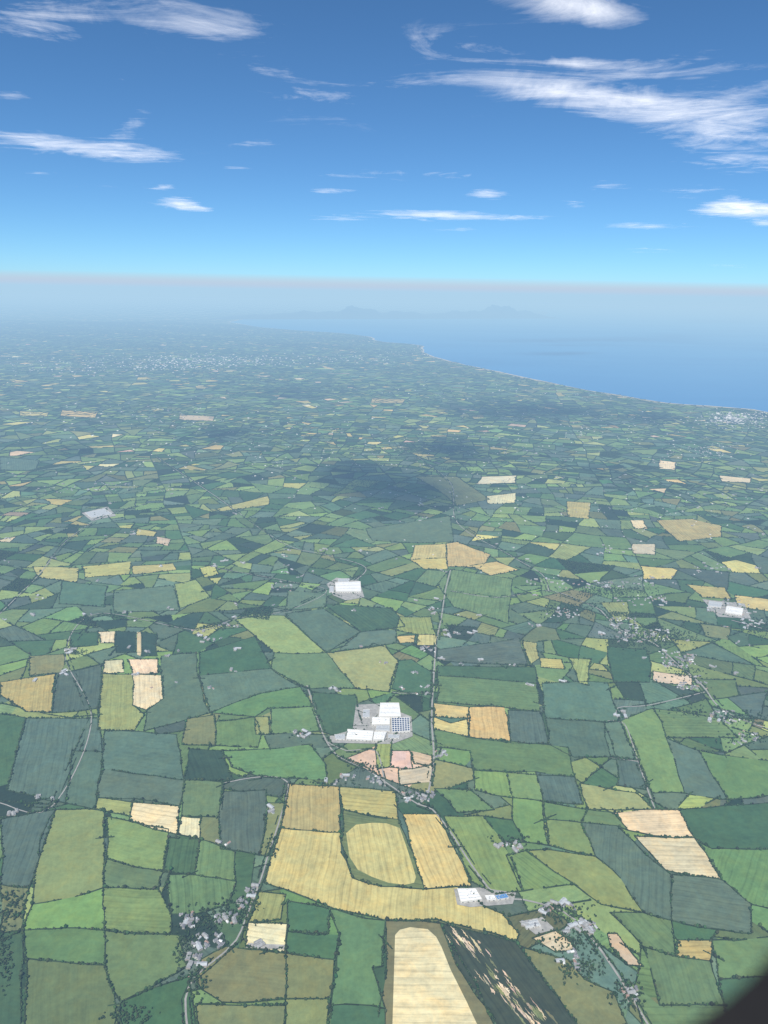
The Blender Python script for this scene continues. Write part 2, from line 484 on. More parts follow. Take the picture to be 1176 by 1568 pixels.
stack=[[(-34000,600),(34000,600),(34000,48000),(-34000,48000)]]
while stack:
    P_=stack.pop(); m=len(P_)
    cx=sum(p[0] for p in P_)/m; cy=sum(p[1] for p in P_)/m
    sxx=syy=sxy=0; r2=0; a=0
    for i in range(m):
        x=P_[i][0]-cx;y=P_[i][1]-cy; sxx+=x*x;syy+=y*y;sxy+=x*y; r2=max(r2,x*x+y*y)
        q=P_[(i+1)%m]; a+=P_[i][0]*q[1]-q[0]*P_[i][1]
    a=abs(a)/2; r=math.sqrt(r2)
    if cy+r<1000 or abs(cx)-r>0.66*(cy+r)+700 or cy-r>47000: continue
    dist=math.hypot(cx,cy)
    T=50000*(1 if dist<14000 else 1.3)*(1+0.4*math.sin(cx/1300+cy/900))
    if a<T*(0.35+1.3*random.random()**1.3):
        leafs.append(np.array(P_)); continue
    th0=0.5*math.atan2(2*sxy,sxx-syy); tr_=(sxx+syy)/2; df=math.hypot((sxx-syy)/2,sxy); w1=(tr_+df)/m; w0=max(1,(tr_-df)/m)
    for tr in range(4):
        th=th0+math.pi/2+random.gauss(0,0.22 if a>4e6 else 0.12)
        if w1/w0<1.5 and random.random()<0.5: th+=math.pi/2
        k=random.gauss(0,0.17)*math.sqrt(w1)*1.7*(1 if tr<2 else 0)
        A_,B_,X=cut(P_,(cx+math.cos(th0)*k,cy+math.sin(th0)*k),(math.cos(th),math.sin(th)))
        if len(A_)>2 and len(B_)>2 and len(X)==2: break
    else:
        leafs.append(np.array(P_)); continue
    SEG.append((np.array(X[0]),np.array(X[1]))); stack.append(A_); stack.append(B_)
C=np.array([p.mean(0) for p in leafs]); onland=inpoly(C,LAND)
inhand=np.zeros(len(C),bool)
for P_ in HP: inhand|=inpoly(C,P_)
allv=np.concatenate(leafs); vin=inpoly(allv,LAND); off=np.cumsum([0]+[len(p) for p in leafs])
woods=[]
kinds=list('GgbdDlokytpY')
for n,(P_,c,ok) in enumerate(zip(leafs,C,onland)):
    if not ok or not vin[off[n]:off[n+1]].all(): continue
    dist=math.hypot(*c)
    sub=90 if dist<9000 else (200 if dist<16000 else 1e9)
    if sub<1e8:
        pts=[]
        for i in range(len(P_)):
            a=P_[i];b_=P_[(i+1)%len(P_)]; m=min(6,max(1,int(math.hypot(*(b_-a))/sub)))
            for q in range(m): pts.append(a+(b_-a)*q/m)
        pts=warp(np.array(pts))
    else: pts=warp(P_)
    if area(pts)<0: pts=pts[::-1]
    pale=max(0,0.2+0.65*math.sin(c[0]/2100+1)*math.sin(c[1]/1700+0.5)+0.4*math.sin(c[0]/700+c[1]/500))
    far=min(1,dist/16000)
    w=[.18,.25,.27,.18,.05,.055,.06,.09,.002+.065*pale*far,.002+.03*far*pale,.002+.012*pale*far,.004+.05*pale]
    if dist<5500: w[8]=w[9]=w[10]=w[11]=0.002
    k=random.choices(kinds,w)[0]
    if random.random()<0.02 and 4200<dist<11000 and not inhand[n]:
        woods.append(pts); k='D'
    add_field(pts,0.35,k,None,0.18)
me=bpy.data.meshes.new("fields"); me.from_pydata(FV,[],FF); me.materials.append(mat_field)
a=me.attributes.new('Col','FLOAT_COLOR','FACE'); a.data.foreach_set('color',np.array(FC,dtype=np.float32).ravel())
a=me.attributes.new('Par','FLOAT_VECTOR','FACE'); a.data.foreach_set('vector',np.array(FP,dtype=np.float32).ravel())
me.update(); o=bpy.data.objects.new("fields",me); scene.collection.objects.link(o)
print("leaf fields",len(leafs),time.time()-T0)
# ---------------------------------------------------------------- roads
roads_px=[([(640,1232),(655,1215),(664,1160),(661,1100),(664,1040),(668,985),(676,945),(682,905),(690,872)],8),
([(290,1600),(284,1530),(300,1495),(330,1470),(362,1440),(382,1392),(400,1345),(412,1305),(430,1250),(440,1198),(400,1190),(340,1200)],6),
([(470,1050),(480,1080),(497,1130),(520,1160),(560,1178),(600,1205),(640,1232),(662,1240),(690,1275),(722,1325),(760,1372),(800,1378),(860,1395),(900,1430),(950,1500),(1010,1600)],7),
([(600,1060),(612,1062),(640,1062),(661,1062)],5),([(500,1136),(530,1150),(575,1150),(590,1205)],6),
([(920,935),(950,965),(1000,985),(1040,1020),(1075,1050),(1110,1090),(1200,1125)],9),
([(690,905),(760,915),(840,905),(900,925),(920,935)],7),([(840,905),(830,880),(780,850),(700,800),(690,740),(640,700)],7),
([(927,1105),(955,1108),(975,1160),(990,1205),(1003,1240)],6),([(953,1108),(945,1085),(995,1080),(1080,1060)],6),
([(935,1160),(980,1167)],6),([(0,940),(60,880),(100,830),(160,790),(230,770)],6),([(0,1230),(80,1235),(140,1100),(100,1000),(150,940),(300,965),(360,948),(440,935),(500,905),(440,890),(330,870)],5),
([(1120,950),(1176,965)],8),([(240,700),(330,760),(430,830),(500,850),(560,870),(528,900)],7)]
def ribbon(paths,z0,name,mat):
    V=[];F=[];z=z0
    for pts,w in paths:
        pts=np.array(pts); q=[pts[0]]
        for i in range(len(pts)-1):
            p0=pts[max(0,i-1)];p1=pts[i];p2=pts[i+1];p3=pts[min(len(pts)-1,i+2)]
            n=max(2,int(np.linalg.norm(p2-p1)/40)); n=min(n,14)
            for s in range(1,n+1):
                t=s/n; q.append(0.5*((2*p1)+(-p0+p2)*t+(2*p0-5*p1+4*p2-p3)*t*t+(-p0+3*p1-3*p2+p3)*t**3))
        q=np.array(q)
        for i in range(len(q)):
            a=q[max(0,i-1)];b_=q[min(len(q)-1,i+1)]; t=(b_-a)/max(1e-6,np.linalg.norm(b_-a)); n=np.array((-t[1],t[0]))*w/2
            V.append((*(q[i]+n),z));V.append((*(q[i]-n),z))
            if i: k=len(V); F.append((k-4,k-3,k-1,k-2))
        z+=0.02
    return mesh_obj(name,V,F,[mat])
road_w=[([U(*p) for p in pts],w) for pts,w in roads_px]
ribbon(road_w,2.2,"country_roads",mat_road)
# ---------------------------------------------------------------- hedgerows
S=[]
for a,b_ in SEG:
    L=math.hypot(*(b_-a)); d=math.hypot(*((a+b_)/2))
    st=60 if (d<12000 or L>3000) else 200
    n=max(1,int(L/st)); t=np.linspace(0,1,n+1)[:,None]; q=a+(b_-a)*t
    S.append(np.concatenate([q[:-1],q[1:]],1))
S=np.concatenate(S); S=np.concatenate([warp(S[:,:2]),warp(S[:,2:])],1); mid=(S[:,:2]+S[:,2:])/2
dist=np.hypot(mid[:,0],mid[:,1])
keep=inpoly(mid,LAND)&(mid[:,1]>900)&(np.abs(mid[:,0])<0.68*mid[:,1]+700)&(mid[:,1]<47000)
S=S[keep];mid=mid[keep];dist=dist[keep]
near=np.where(dist<13000)[0]; kill=np.zeros(len(S),bool)
for P_ in HP: kill[near]|=inpoly(mid[near],P_)
S=S[~kill]
S=S[rng.random(len(S))>0.08]
HS=[]
for key,q in EDGE.items():
    seg=np.concatenate([q[:-1],q[1:]],1); HS.append(seg[rng.random(len(seg))>0.04])
for pts,w in road_w:
    pts=np.array(pts)
    for i in range(len(pts)-1):
        A_=pts[i];B_=pts[i+1]; t=(B_-A_)/np.linalg.norm(B_-A_); nn=np.array((-t[1],t[0]))
        n=max(1,int(np.linalg.norm(B_-A_)/45))
        for sgn in (-1,1):
            q=A_+(B_-A_)*np.linspace(0,1,n+1)[:,None]+nn*sgn*(w/2+8)
            seg=np.concatenate([q[:-1],q[1:]],1); HS.append(seg[rng.random(len(seg))>0.4])
HS=np.concatenate(HS); S=np.concatenate([S,HS]); mid=(S[:,:2]+S[:,2:])/2; dist=np.hypot(mid[:,0],mid[:,1])
def prisms(S,w,h):
    a=S[:,:2];b_=S[:,2:]; t=b_-a; L=np.linalg.norm(t,axis=1,keepdims=True)+1e-6; t=t/L; n=np.stack([-t[:,1],t[:,0]],1)
    a=a-t*w[:,None]*0.3; b_=b_+t*w[:,None]*0.3
    n=n*w[:,None]/2; z0=np.full((len(S),1),0.1)
    V=np.stack([np.hstack([a+n,z0]),np.hstack([a+n*.55,h[:,None]]),np.hstack([a-n*.55,h[:,None]]),np.hstack([a-n,z0]),
                np.hstack([b_+n,z0]),np.hstack([b_+n*.55,h[:,None]]),np.hstack([b_-n*.55,h[:,None]]),np.hstack([b_-n,z0])],1)
    f=np.array([(0,1,5,4),(1,2,6,5),(2,3,7,6),(0,3,2,1),(4,5,6,7)])
    F=(np.arange(len(S))[:,None,None]*8+f[None]).reshape(-1,4)
    return V.reshape(-1,3),F
n=len(S); w=np.where(dist<8000,2.8+3.0*rng.random(n),6+8*rng.random(n)); h=np.where(dist<8000,2.4+1.6*rng.random(n),5+4*rng.random(n))
V,F=prisms(S,w,h)
base=np.array((0.033,0.054,0.025)); fc=np.repeat(base*(0.7+0.7*rng.random((n,1))),5,0)
fast_mesh("hedgerows",V,F,mat_fol,fc)
# ---------------------------------------------------------------- tree clumps
phi=(1+5**.5)/2
ico=np.array([(-1,phi,0),(1,phi,0),(-1,-phi,0),(1,-phi,0),(0,-1,phi),(0,1,phi),(0,-1,-phi),(0,1,-phi),(phi,0,-1),(phi,0,1),(-phi,0,-1),(-phi,0,1)],float); ico/=np.linalg.norm(ico[0])
icf=np.array([(0,11,5),(0,5,1),(0,1,7),(0,7,10),(0,10,11),(1,5,9),(5,11,4),(11,10,2),(10,7,6),(7,1,8),(3,9,4),(3,4,2),(3,2,6),(3,6,8),(3,8,9),(4,9,5),(2,4,11),(6,2,10),(8,6,7),(9,8,1)])
def clumps(name,XY,rad,zc,lobes=1):
    XY=np.asarray(XY);
    if lobes>1:
        XY=np.repeat(XY,lobes,0); rad=np.repeat(rad,lobes); zc=np.repeat(zc,lobes)
        XY=XY+rng.normal(0,1,(len(XY),2))*rad[:,None]*0.5; zc=zc+rng.normal(0,1,len(XY))*rad*0.3; rad=rad*(0.5+0.35*rng.random(len(XY)))
    n=len(XY); V=ico[None]*rad[:,None,None]*(1+rng.normal(0,0.2,(n,12,1)))
    an=rng.random(n)*6.28; c,s_=np.cos(an)[:,None],np.sin(an)[:,None]
    V=np.stack([V[...,0]*c-V[...,1]*s_,V[...,0]*s_+V[...,1]*c,V[...,2]*1.05],-1)
    V[...,0]+=XY[:,0:1];V[...,1]+=XY[:,1:2];V[...,2]+=zc[:,None]
    F=(np.arange(n)[:,None,None]*12+icf[None]).reshape(-1,3)
    tint=np.array((0.044,0.072,0.029))*(0.55+1.0*rng.random((n,1)))*(1+rng.normal(0,0.12,(n,3)))
    col=np.repeat(np.clip(tint,0.01,0.14),20,0)
    return fast_mesh(name,V.reshape(-1,3),F,mat_fol,col)
nr=dist<11000
Sn=S[nr]; Ln=np.linalg.norm(Sn[:,2:]-Sn[:,:2],axis=1)
den=rng.choice([0.6,1.5,3.0],size=len(Sn),p=[.35,.4,.25])
cnt=rng.poisson(Ln/8*den); idx=np.repeat(np.arange(len(Sn)),cnt)
t=rng.random(len(idx))[:,None]; XY=Sn[idx,:2]*(1-t)+Sn[idx,2:]*t+rng.normal(0,1.5,(len(idx),2))
rad=1.7+2.4*rng.random(len(XY))**2+ (rng.random(len(XY))<0.10)*2.8
print("hedge clumps",len(XY))
clumps("hedgerow_trees",XY,rad,1.6+rad*0.75)
wx=[]
for P_ in woods:
    mn=P_.min(0);mx=P_.max(0); n=int((mx-mn).prod()/75); q=mn+(mx-mn)*rng.random((n,2)); wx.append(q[inpoly(q,P_)])
sp_px=[(20,1375,22,12),(15,1400,20,14),(8,1470,10,40),(310,1410,28,18),(350,1400,26,16),(285,1450,16,30),(300,1500,14,20),(380,1385,18,14),(560,1175,30,8),(630,1215,30,9),(860,1400,40,14),(880,1440,40,14),(905,1480,20,20),(780,1290,22,8),(1000,975,60,14),(930,905,60,9),(870,935,40,10),(1050,1030,30,12),(1140,1100,40,10),(1140,1130,40,10),(200,1555,30,12),(960,1520,20,20),(120,1000,14,6),(335,960,20,5),(690,965,18,6),(640,690,60,10),(740,640,90,8),(690,720,50,6),(560,740,60,8),(870,1485,14,14),(415,1300,8,14),(500,1200,40,4),(460,1128,14,6),(1170,960,30,12),(1060,1090,30,8)]
for px,py,sx_,sy_ in sp_px:
    n=int(sx_*sy_*(0.24 if py>1000 else 0.9)); n=min(n,800)
    for _ in range(n):
        x=px+random.gauss(0,sx_*0.6); y=py+random.gauss(0,sy_*0.6)
        if y<610: continue
        wx.append(np.array([U(x,y)]))
wx=np.concatenate(wx); rad=2.1+2.6*rng.random(len(wx)); print("wood",len(wx))
clumps("woodland_trees",wx,rad,2.6+rad*0.7,3)
print("t",time.time()-T0)
# ---------------------------------------------------------------- houses
def house_mesh(name,L,W,Hh,rf,mw,mr,chim=True,wins=True,ext=False):
    V=[];F=[];I=[]
    def quad(p,i): 
        k=len(V); V.extend(p); F.append(tuple(range(k,k+len(p)))); I.append(i)
    def body(cx,cy,L,W,Hh,rf):
        l=L/2;w_=W/2; x0,x1,y0,y1=cx-l,cx+l,cy-w_,cy+w_; e_=0.5; rz=Hh+rf
        quad([(x0,y0,0),(x1,y0,0),(x1,y0,Hh),(x0,y0,Hh)],0);quad([(x1,y1,0),(x0,y1,0),(x0,y1,Hh),(x1,y1,Hh)],0)
        quad([(x1,y0,0),(x1,y1,0),(x1,y1,Hh),(x1,cy,rz),(x1,y0,Hh)],0);quad([(x0,y1,0),(x0,y0,0),(x0,y0,Hh),(x0,cy,rz),(x0,y1,Hh)],0)
        sl=rf/w_*e_
        quad([(x0-e_,y0-e_,Hh-sl+.15),(x1+e_,y0-e_,Hh-sl+.15),(x1+e_,cy,rz+.15),(x0-e_,cy,rz+.15)],1)
        quad([(x1+e_,y1+e_,Hh-sl+.15),(x0-e_,y1+e_,Hh-sl+.15),(x0-e_,cy,rz+.15),(x1+e_,cy,rz+.15)],1)
    def box(x0,x1,y0,y1,z0,z1,i):
        quad([(x0,y0,z0),(x1,y0,z0),(x1,y0,z1),(x0,y0,z1)],i);quad([(x1,y1,z0),(x0,y1,z0),(x0,y1,z1),(x1,y1,z1)],i)
        quad([(x1,y0,z0),(x1,y1,z0),(x1,y1,z1),(x1,y0,z1)],i);quad([(x0,y1,z0),(x0,y0,z0),(x0,y0,z1),(x0,y1,z1)],i)
        quad([(x0,y0,z1),(x1,y0,z1),(x1,y1,z1),(x0,y1,z1)],i)
    body(0,0,L,W,Hh,rf)
    if ext: body(L*0.55,-W*0.55,L*0.5,W*0.6,Hh*0.75,rf*0.6)
    if chim:
        for cx in (-L/2+1.0,L/2-1.0): box(cx-.5,cx+.5,-.4,.4,Hh+rf-1,Hh+rf+1.3,0)
    if wins:
        n=max(2,int(L/3.5)); 
        for fl in range(max(1,int(Hh/2.7))):
            for k in range(n):
                x=-L/2+L*(k+.5)/n; z=1+fl*2.7
                for yy,s_ in ((-W/2-.03,1),(W/2+.03,-1)):
                    z0=0 if (k==n//2 and fl==0) else z
                    p=[(x-.6*s_,yy,z0),(x+.6*s_,yy,z0),(x+.6*s_,yy,z+1.2),(x-.6*s_,yy,z+1.2)]; quad(p,2)
    else:
        quad([(L/2+.03,-2,0),(L/2+.03,2,0),(L/2+.03,2,3.6),(L/2+.03,-2,3.6)],2)
    me=bpy.data.meshes.new(name); me.from_pydata(V,[],F)
    for m in (mw,mr,mat_glass): me.materials.append(m)
    me.polygons.foreach_set('material_index',I); me.update(); return me
HM=[("farmhouse",house_mesh("farmhouse_mesh",12,8,5.8,3,mat_wall,mat_slate)),("bungalow",house_mesh("bungalow_mesh",15,8,3.4,2.6,mat_wall,mat_slate,ext=True)),
("bungalow",house_mesh("bungalow_mesh2",14,8,3.4,2.4,mat_wall,mat_tile)),("farmhouse",house_mesh("farmhouse_mesh2",13,8,5.8,3,mat_wall2,mat_slate,ext=True)),
("cottage",house_mesh("cottage_mesh",12,7.5,3.4,2.4,mat_wall,mat_metal)),
("barn",house_mesh("barn_mesh",24,13,5.5,3,mat_wall2,mat_barn,False,False)),("barn",house_mesh("barn_mesh2",30,14,6,2.5,mat_wall2,mat_metal,False,False)),
("outbuilding",house_mesh("outbuilding_mesh",10,7,3.2,1.6,mat_wall,mat_white,False,False))]
hcount=0
def place(kind,x,y,rot,s=1.0):
    global hcount
    nm,me=HM[kind]; o=bpy.data.objects.new(nm,me); o.location=(x,y,1.0); o.rotation_euler=(0,0,rot); 
    o.scale=(s,s,s); scene.collection.objects.link(o); hcount+=1
def cluster(px,py,n,sx_,sy_,barn=0.15):
    base_=random.random()*3.14
    for _ in range(n):
        x,y=U(px+random.uniform(-1,1)*sx_,py+random.uniform(-1,1)*sy_)
        k=random.choice([0,1,2,3,4,1,3,7]) if random.random()>barn else random.choice([5,5,6])
        place(k,x,y,base_+random.choice([0,1.57])+random.gauss(0,0.15),random.uniform(0.85,1.15))
for a in [(318,1442,22,22,10),(290,1412,16,14,12),(345,1408,16,16,10),(385,1365,6,6,10,.5),(375,1385,9,10,8),(300,1480,12,12,16,.4),(400,1447,5,22,3,.8),
 (985,975,80,40,10,.05),(1040,1010,64,26,12,.05),(955,955,34,22,8,.05),(985,920,30,36,8),(905,895,34,50,6),(860,940,26,25,8),(830,890,14,25,5),
 (855,1390,15,26,8,.3),(890,1420,17,24,8,.3),(870,1470,12,14,14),(812,1415,6,12,4,.8),(900,1425,4,8,4,.8),(965,1525,9,12,10),
 (640,1220,24,24,7,.1),(575,1195,10,14,6),(110,998,7,10,4,.7),(97,1030,4,6,4,.7),(460,1125,11,12,5,.5),(665,935,10,8,8,.3),(690,970,14,14,6,.3),(655,995,13,14,5,.1),
 (430,900,12,20,10,.3),(440,875,5,10,3,.5),(325,980,8,16,5,.5),(345,957,8,10,3,.5),(300,970,5,8,5,.4),(770,1295,8,20,4,.6),(793,1300,4,6,4,.8),(500,843,6,14,3,.8),(325,866,6,14,3,.6),
 (1120,930,40,36,12,.5),(1150,955,20,18,8,.4),(1110,1100,24,24,10,.1),(1060,1050,26,24,6,.05),(950,1095,5,8,6,.9),(1140,1130,16,20,12,.1),(85,750,16,30,5),(170,745,34,36,7,.2),(60,915,3,12,3,.8),
 (520,1057,5,16,3,.3),(640,1062,4,16,3),(675,1155,6,10,4,.5),(530,1190,7,14,5,.2),(700,780,5,20,5),(815,958,6,14,3,.6),(210,815,7,20,4,.5),(790,690,18,40,6,.2),(940,845,10,30,5,.4),(1000,890,18,40,8,.1),(1090,870,14,30,8,.2),
 (260,750,12,30,8,.2),(555,845,5,12,3,.7),(1080,690,18,30,6,.4),(780,640,10,40,4,.3),(600,755,6,20,4,.3),(20,1245,4,12,4,.8),(70,1222,4,14,4,.7),(345,1290,3,10,5,.6),(415,1240,3,4,6,.7),(1000,705,8,30,5,.4),(1100,760,10,40,6,.3),(300,605,20,80,6,.3),(505,1200,4,14,4,.3)]:
    cluster(*a)
for _ in range(130):
    px=random.uniform(-20,1200); py=random.uniform(690,1060)
    cluster(px,py,random.choice([1,2,3,4]),6,2.0,.3)
print("houses",hcount)
bx=[]
def town(px,py,sx_,sy_,n,smin,smax):
    for _ in range(n):
        x,y=U(px+random.gauss(0,sx_),py+random.gauss(0,sy_)); bx.append((x,y,random.uniform(smin,smax),random.random()*3.14))
town(1130,642,30,7,520,10,32); town(1085,690,30,7,120,10,24); town(330,552,70,5,460,16,64); town(230,560,60,6,260,16,54); town(520,550,50,4,140,16,50); town(900,606,60,4,60,12,30)
town(620,540,30,4,60,14,40); town(90,560,60,8,160,16,50); town(700,600,120,8,90,12,32); town(250,640,170,12,200,12,34); town(950,650,120,14,180,10,28); town(600,680,220,18,220,10,24); town(1120,640,12,4,60,30,60); town(350,700,200,25,220,9,22); town(900,760,200,40,300,8,20)
b_=np.array(bx); ok=inpoly(b_[:,:2],LAND); b_=b_[ok]; n=len(b_)
gx=np.array([(-.5,-.3,0),(.5,-.3,0),(.5,.3,0),(-.5,.3,0),(-.5,-.3,.22),(.5,-.3,.22),(.5,.3,.22),(-.5,.3,.22),(-.5,0,.36),(.5,0,.36)])
V=gx[None]*b_[:,2][:,None,None]; c,s_=np.cos(b_[:,3])[:,None],np.sin(b_[:,3])[:,None]
V=np.stack([V[...,0]*c-V[...,1]*s_+b_[:,0:1],V[...,0]*s_+V[...,1]*c+b_[:,1:2],V[...,2]+0.4],-1)
gf=np.array([(0,1,5,4),(2,3,7,6),(4,5,9,8),(6,7,8,9),(1,2,6,5),(3,0,4,7)])
F=(np.arange(n)[:,None,None]*10+gf[None]).reshape(-1,4)
mtown,ntt,outt=newmat("town_buildings"); at=N(ntt,'ShaderNodeAttribute',attribute_name='Col'); diffuse(ntt,outt,at.outputs['Color'])
tc=np.repeat(np.array([(.60,.59,.56),(.38,.38,.39),(.25,.25,.26),(.72,.72,.70)])[rng.integers(0,4,n)],6,0)
fast_mesh("distant_town",V.reshape(-1,3),F,mtown,tc)
# ---------------------------------------------------------------- industrial buildings
def block(V,F,I,quadpx,h,roof,wall=0,ridges=0,z0=0.6,solar=0):
    q=[np.array(U(x,y)) for x,y in quadpx]
    def add(p,i): k=len(V); V.extend([tuple(x) for x in p]); F.append(tuple(range(k,k+len(p)))); I.append(i)
    P3=lambda p,z:(p[0],p[1],z)
    if area(np.array(q))<0: q=q[::-1]
    for i in range(4):
        a=q[i];b=q[(i+1)%4]; add([P3(a,z0),P3(b,z0),P3(b,z0+h+1),P3(a,z0+h+1)],wall)
        c_=sum(q)/4; ai=a+(c_-a)*0.03; bi=b+(c_-b)*0.03
        add([P3(a,z0+h+1),P3(b,z0+h+1),P3(bi,z0+h+1),P3(ai,z0+h+1)],wall)
        add([P3(ai,z0+h+1),P3(bi,z0+h+1),P3(bi,z0+h),P3(ai,z0+h)],wall)
        L=np.linalg.norm(b-a); t=(b-a)/L; nn=np.array((t[1],-t[0]))*0.06
        m=int(L/16)
        for k in range(m):
            s0=a+t*(L*(k+.3)/m)+nn; s1=a+t*(L*(k+.6)/m)+nn; add([P3(s0,z0),P3(s1,z0),P3(s1,z0+4.5),P3(s0,z0+4.5)],4)
    a,b,c,d=[p+(sum(q)/4-p)*0.03 for p in q]
    add([P3(a,z0+h),P3(b,z0+h),P3(c,z0+h),P3(d,z0+h)],roof)
    L=lambda s,t:(a+(b-a)*s)*(1-t)+(d+(c-d)*s)*t
    for k in range(ridges):
        t0=(k+.04)/ridges;t1=(k+.96)/ridges;tm=(t0+t1)/2; z=z0+h+.05
        add([P3(L(.02,t0),z),P3(L(.98,t0),z),P3(L(.98,tm),z+2.2),P3(L(.02,tm),z+2.2)],roof); add([P3(L(.02,tm),z+2.2),P3(L(.98,tm),z+2.2),P3(L(.98,t1),z),P3(L(.02,t1),z)],roof)
    if solar:
        for i in range(solar):
            for j in range(solar):
                s0=(i+.12)/solar;s1=(i+.88)/solar;t0=(j+.15)/solar;t1=(j+.8)/solar; z=z0+h+.4
                add([P3(L(s0,t0),z),P3(L(s1,t0),z),P3(L(s1,t1),z+.9),P3(L(s0,t1),z+.9)],3)
    else:
        for k in range(10):
            s0=random.uniform(.08,.85);t0=random.uniform(.08,.85); p=L(s0,t0); z=z0+h+(2.3 if ridges else 0); w_=2.5
            for (dx0,dy0,dx1,dy1) in ((0,0,w_,0),(w_,0,w_,w_),(w_,w_,0,w_),(0,w_,0,0)):
                add([(p[0]+dx0,p[1]+dy0,z-1),(p[0]+dx1,p[1]+dy1,z-1),(p[0]+dx1,p[1]+dy1,z+1.5),(p[0]+dx0,p[1]+dy0,z+1.5)],2)
            add([(p[0],p[1],z+1.5),(p[0]+w_,p[1],z+1.5),(p[0]+w_,p[1]+w_,z+1.5),(p[0],p[1]+w_,z+1.5)],2)
IM=[mat_wall,mat_white,mat_metal,mat_solar,mat_glass,mat_blue]
def industrial(name,blocks):
    V=[];F=[];I=[]
    for kw in blocks: block(V,F,I,**kw)
    mesh_obj(name,V,F,IM,I)
industrial("factory",[dict(quadpx=[(582,1080),(611,1080),(614,1101),(580,1101)],h=14,roof=1,ridges=3),
 dict(quadpx=[(570,1101),(597,1102),(597,1112),(569,1112)],h=11,roof=1,ridges=3),
 dict(quadpx=[(576,1113),(597,1113),(597,1122),(575,1121)],h=8,roof=2,ridges=2),
 dict(quadpx=[(599,1102),(627,1101),(628,1122),(600,1124)],h=10,roof=1,solar=7),
 dict(quadpx=[(532,1119),(572,1122),(570,1136),(530,1134)],h=9,roof=1,ridges=4),
 dict(quadpx=[(573,1124),(592,1124),(588,1136),(571,1136)],h=12,roof=1,ridges=1),
 dict(quadpx=[(512,1127),(529,1126),(528,1134),(514,1134)],h=7,roof=2),
 dict(quadpx=[(556,1088),(566,1088),(566,1100),(555,1100)],h=6,roof=2),
 dict(quadpx=[(594,1126),(612,1127),(611,1132),(594,1132)],h=6,roof=2)])
industrial("warehouse",[dict(quadpx=[(513,895),(552,893),(553,908),(514,908)],h=14,roof=1,ridges=3),dict(quadpx=[(518,888),(535,888),(535,893),(517,893)],h=10,roof=2),dict(quadpx=[(505,899),(511,899),(511,908),(504,908)],h=8,roof=2)])
industrial("warehouse",[dict(quadpx=[(700,1364),(728,1364),(738,1380),(705,1384)],h=9,roof=1,ridges=4),dict(quadpx=[(742,1374),(756,1373),(760,1380),(746,1381)],h=7,roof=1),dict(quadpx=[(757,1374),(775,1371),(779,1377),(762,1380)],h=7,roof=5)])
industrial("greenhouse",[dict(quadpx=[(130,786),(160,780),(172,788),(140,794)],h=7,roof=2,ridges=8)])
industrial("warehouse",[dict(quadpx=[(1112,930),(1138,934),(1136,944),(1110,940)],h=11,roof=1,ridges=2)])
industrial("warehouse",[dict(quadpx=[(1085,922),(1106,925),(1104,932),(1084,930)],h=9,roof=2,ridges=2)])
industrial("warehouse",[dict(quadpx=[(800,1415),(822,1410),(828,1420),(806,1424)],h=7,roof=2,ridges=2)])
YV=[];YF=[];z=2.8
for q in [[(545,1080),(580,1078),(630,1098),(632,1128),(600,1140),(505,1138),(505,1128),(540,1118)],[(500,895),(515,885),(550,890),(558,915),(530,920),(510,912)],
 [(695,1362),(735,1360),(790,1368),(785,1385),(720,1390),(700,1386)],[(125,786),(165,776),(178,790),(140,798)],[(1075,918),(1140,925),(1150,948),(1100,945)],[(795,1412),(830,1405),(850,1424),(820,1432)],[(380,1445),(440,1448),(438,1455),(376,1452)]]:
    k=len(YV); pts=[U(*p) for p in q]
    if area(np.array(pts))<0: pts=pts[::-1]
    YV+= [(p[0],p[1],z) for p in pts]; YF.append(tuple(range(k,k+len(q)))); z+=0.02
mesh_obj("concrete_yards",YV,YF,[mat_yard])
# ---------------------------------------------------------------- haze slabs (homogeneous), own emission stands in for scattered light
def slab(name,x0,x1,y0,y1,z0,z1,sig,Linf):
    V=[(x,y,z) for z in (z0,z1) for y in (y0,y1) for x in (x0,x1)]
    F=[(0,2,3,1),(4,5,7,6),(0,1,5,4),(2,6,7,3),(0,4,6,2),(1,3,7,5)]
    m,nt,out=newmat(name+"_glow"); 
    dm=max(sig); ab=N(nt,'ShaderNodeVolumeAbsorption'); ab.inputs['Density'].default_value=dm
    ab.inputs['Color'].default_value=(1-sig[0]/dm,1-sig[1]/dm,1-sig[2]/dm,1)
    em=N(nt,'ShaderNodeEmission'); e3=[s*l for s,l in zip(sig,Linf)]; mx=max(e3)
    em.inputs['Color'].default_value=(e3[0]/mx,e3[1]/mx,e3[2]/mx,1); em.inputs['Strength'].default_value=mx
    ad=N(nt,'ShaderNodeAddShader'); nt.links.new(ab.outputs[0],ad.inputs[0]); nt.links.new(em.outputs[0],ad.inputs[1])
    nt.links.new(ad.outputs[0],out.inputs['Volume'])
    return mesh_obj(name,V,F,[m])
slab("haze",-320000,320000,-60000,320000,-60,2260,(1/36000,1/30500,1/24500),(0.43,0.65,0.84))
slab("haze_band",-300000,300000,62000,300000,2290,3300,(1/38000,1/38000,1/38000),(0.60,0.58,0.63))  # pinkish band at the horizon, its tone given off by the volume itself
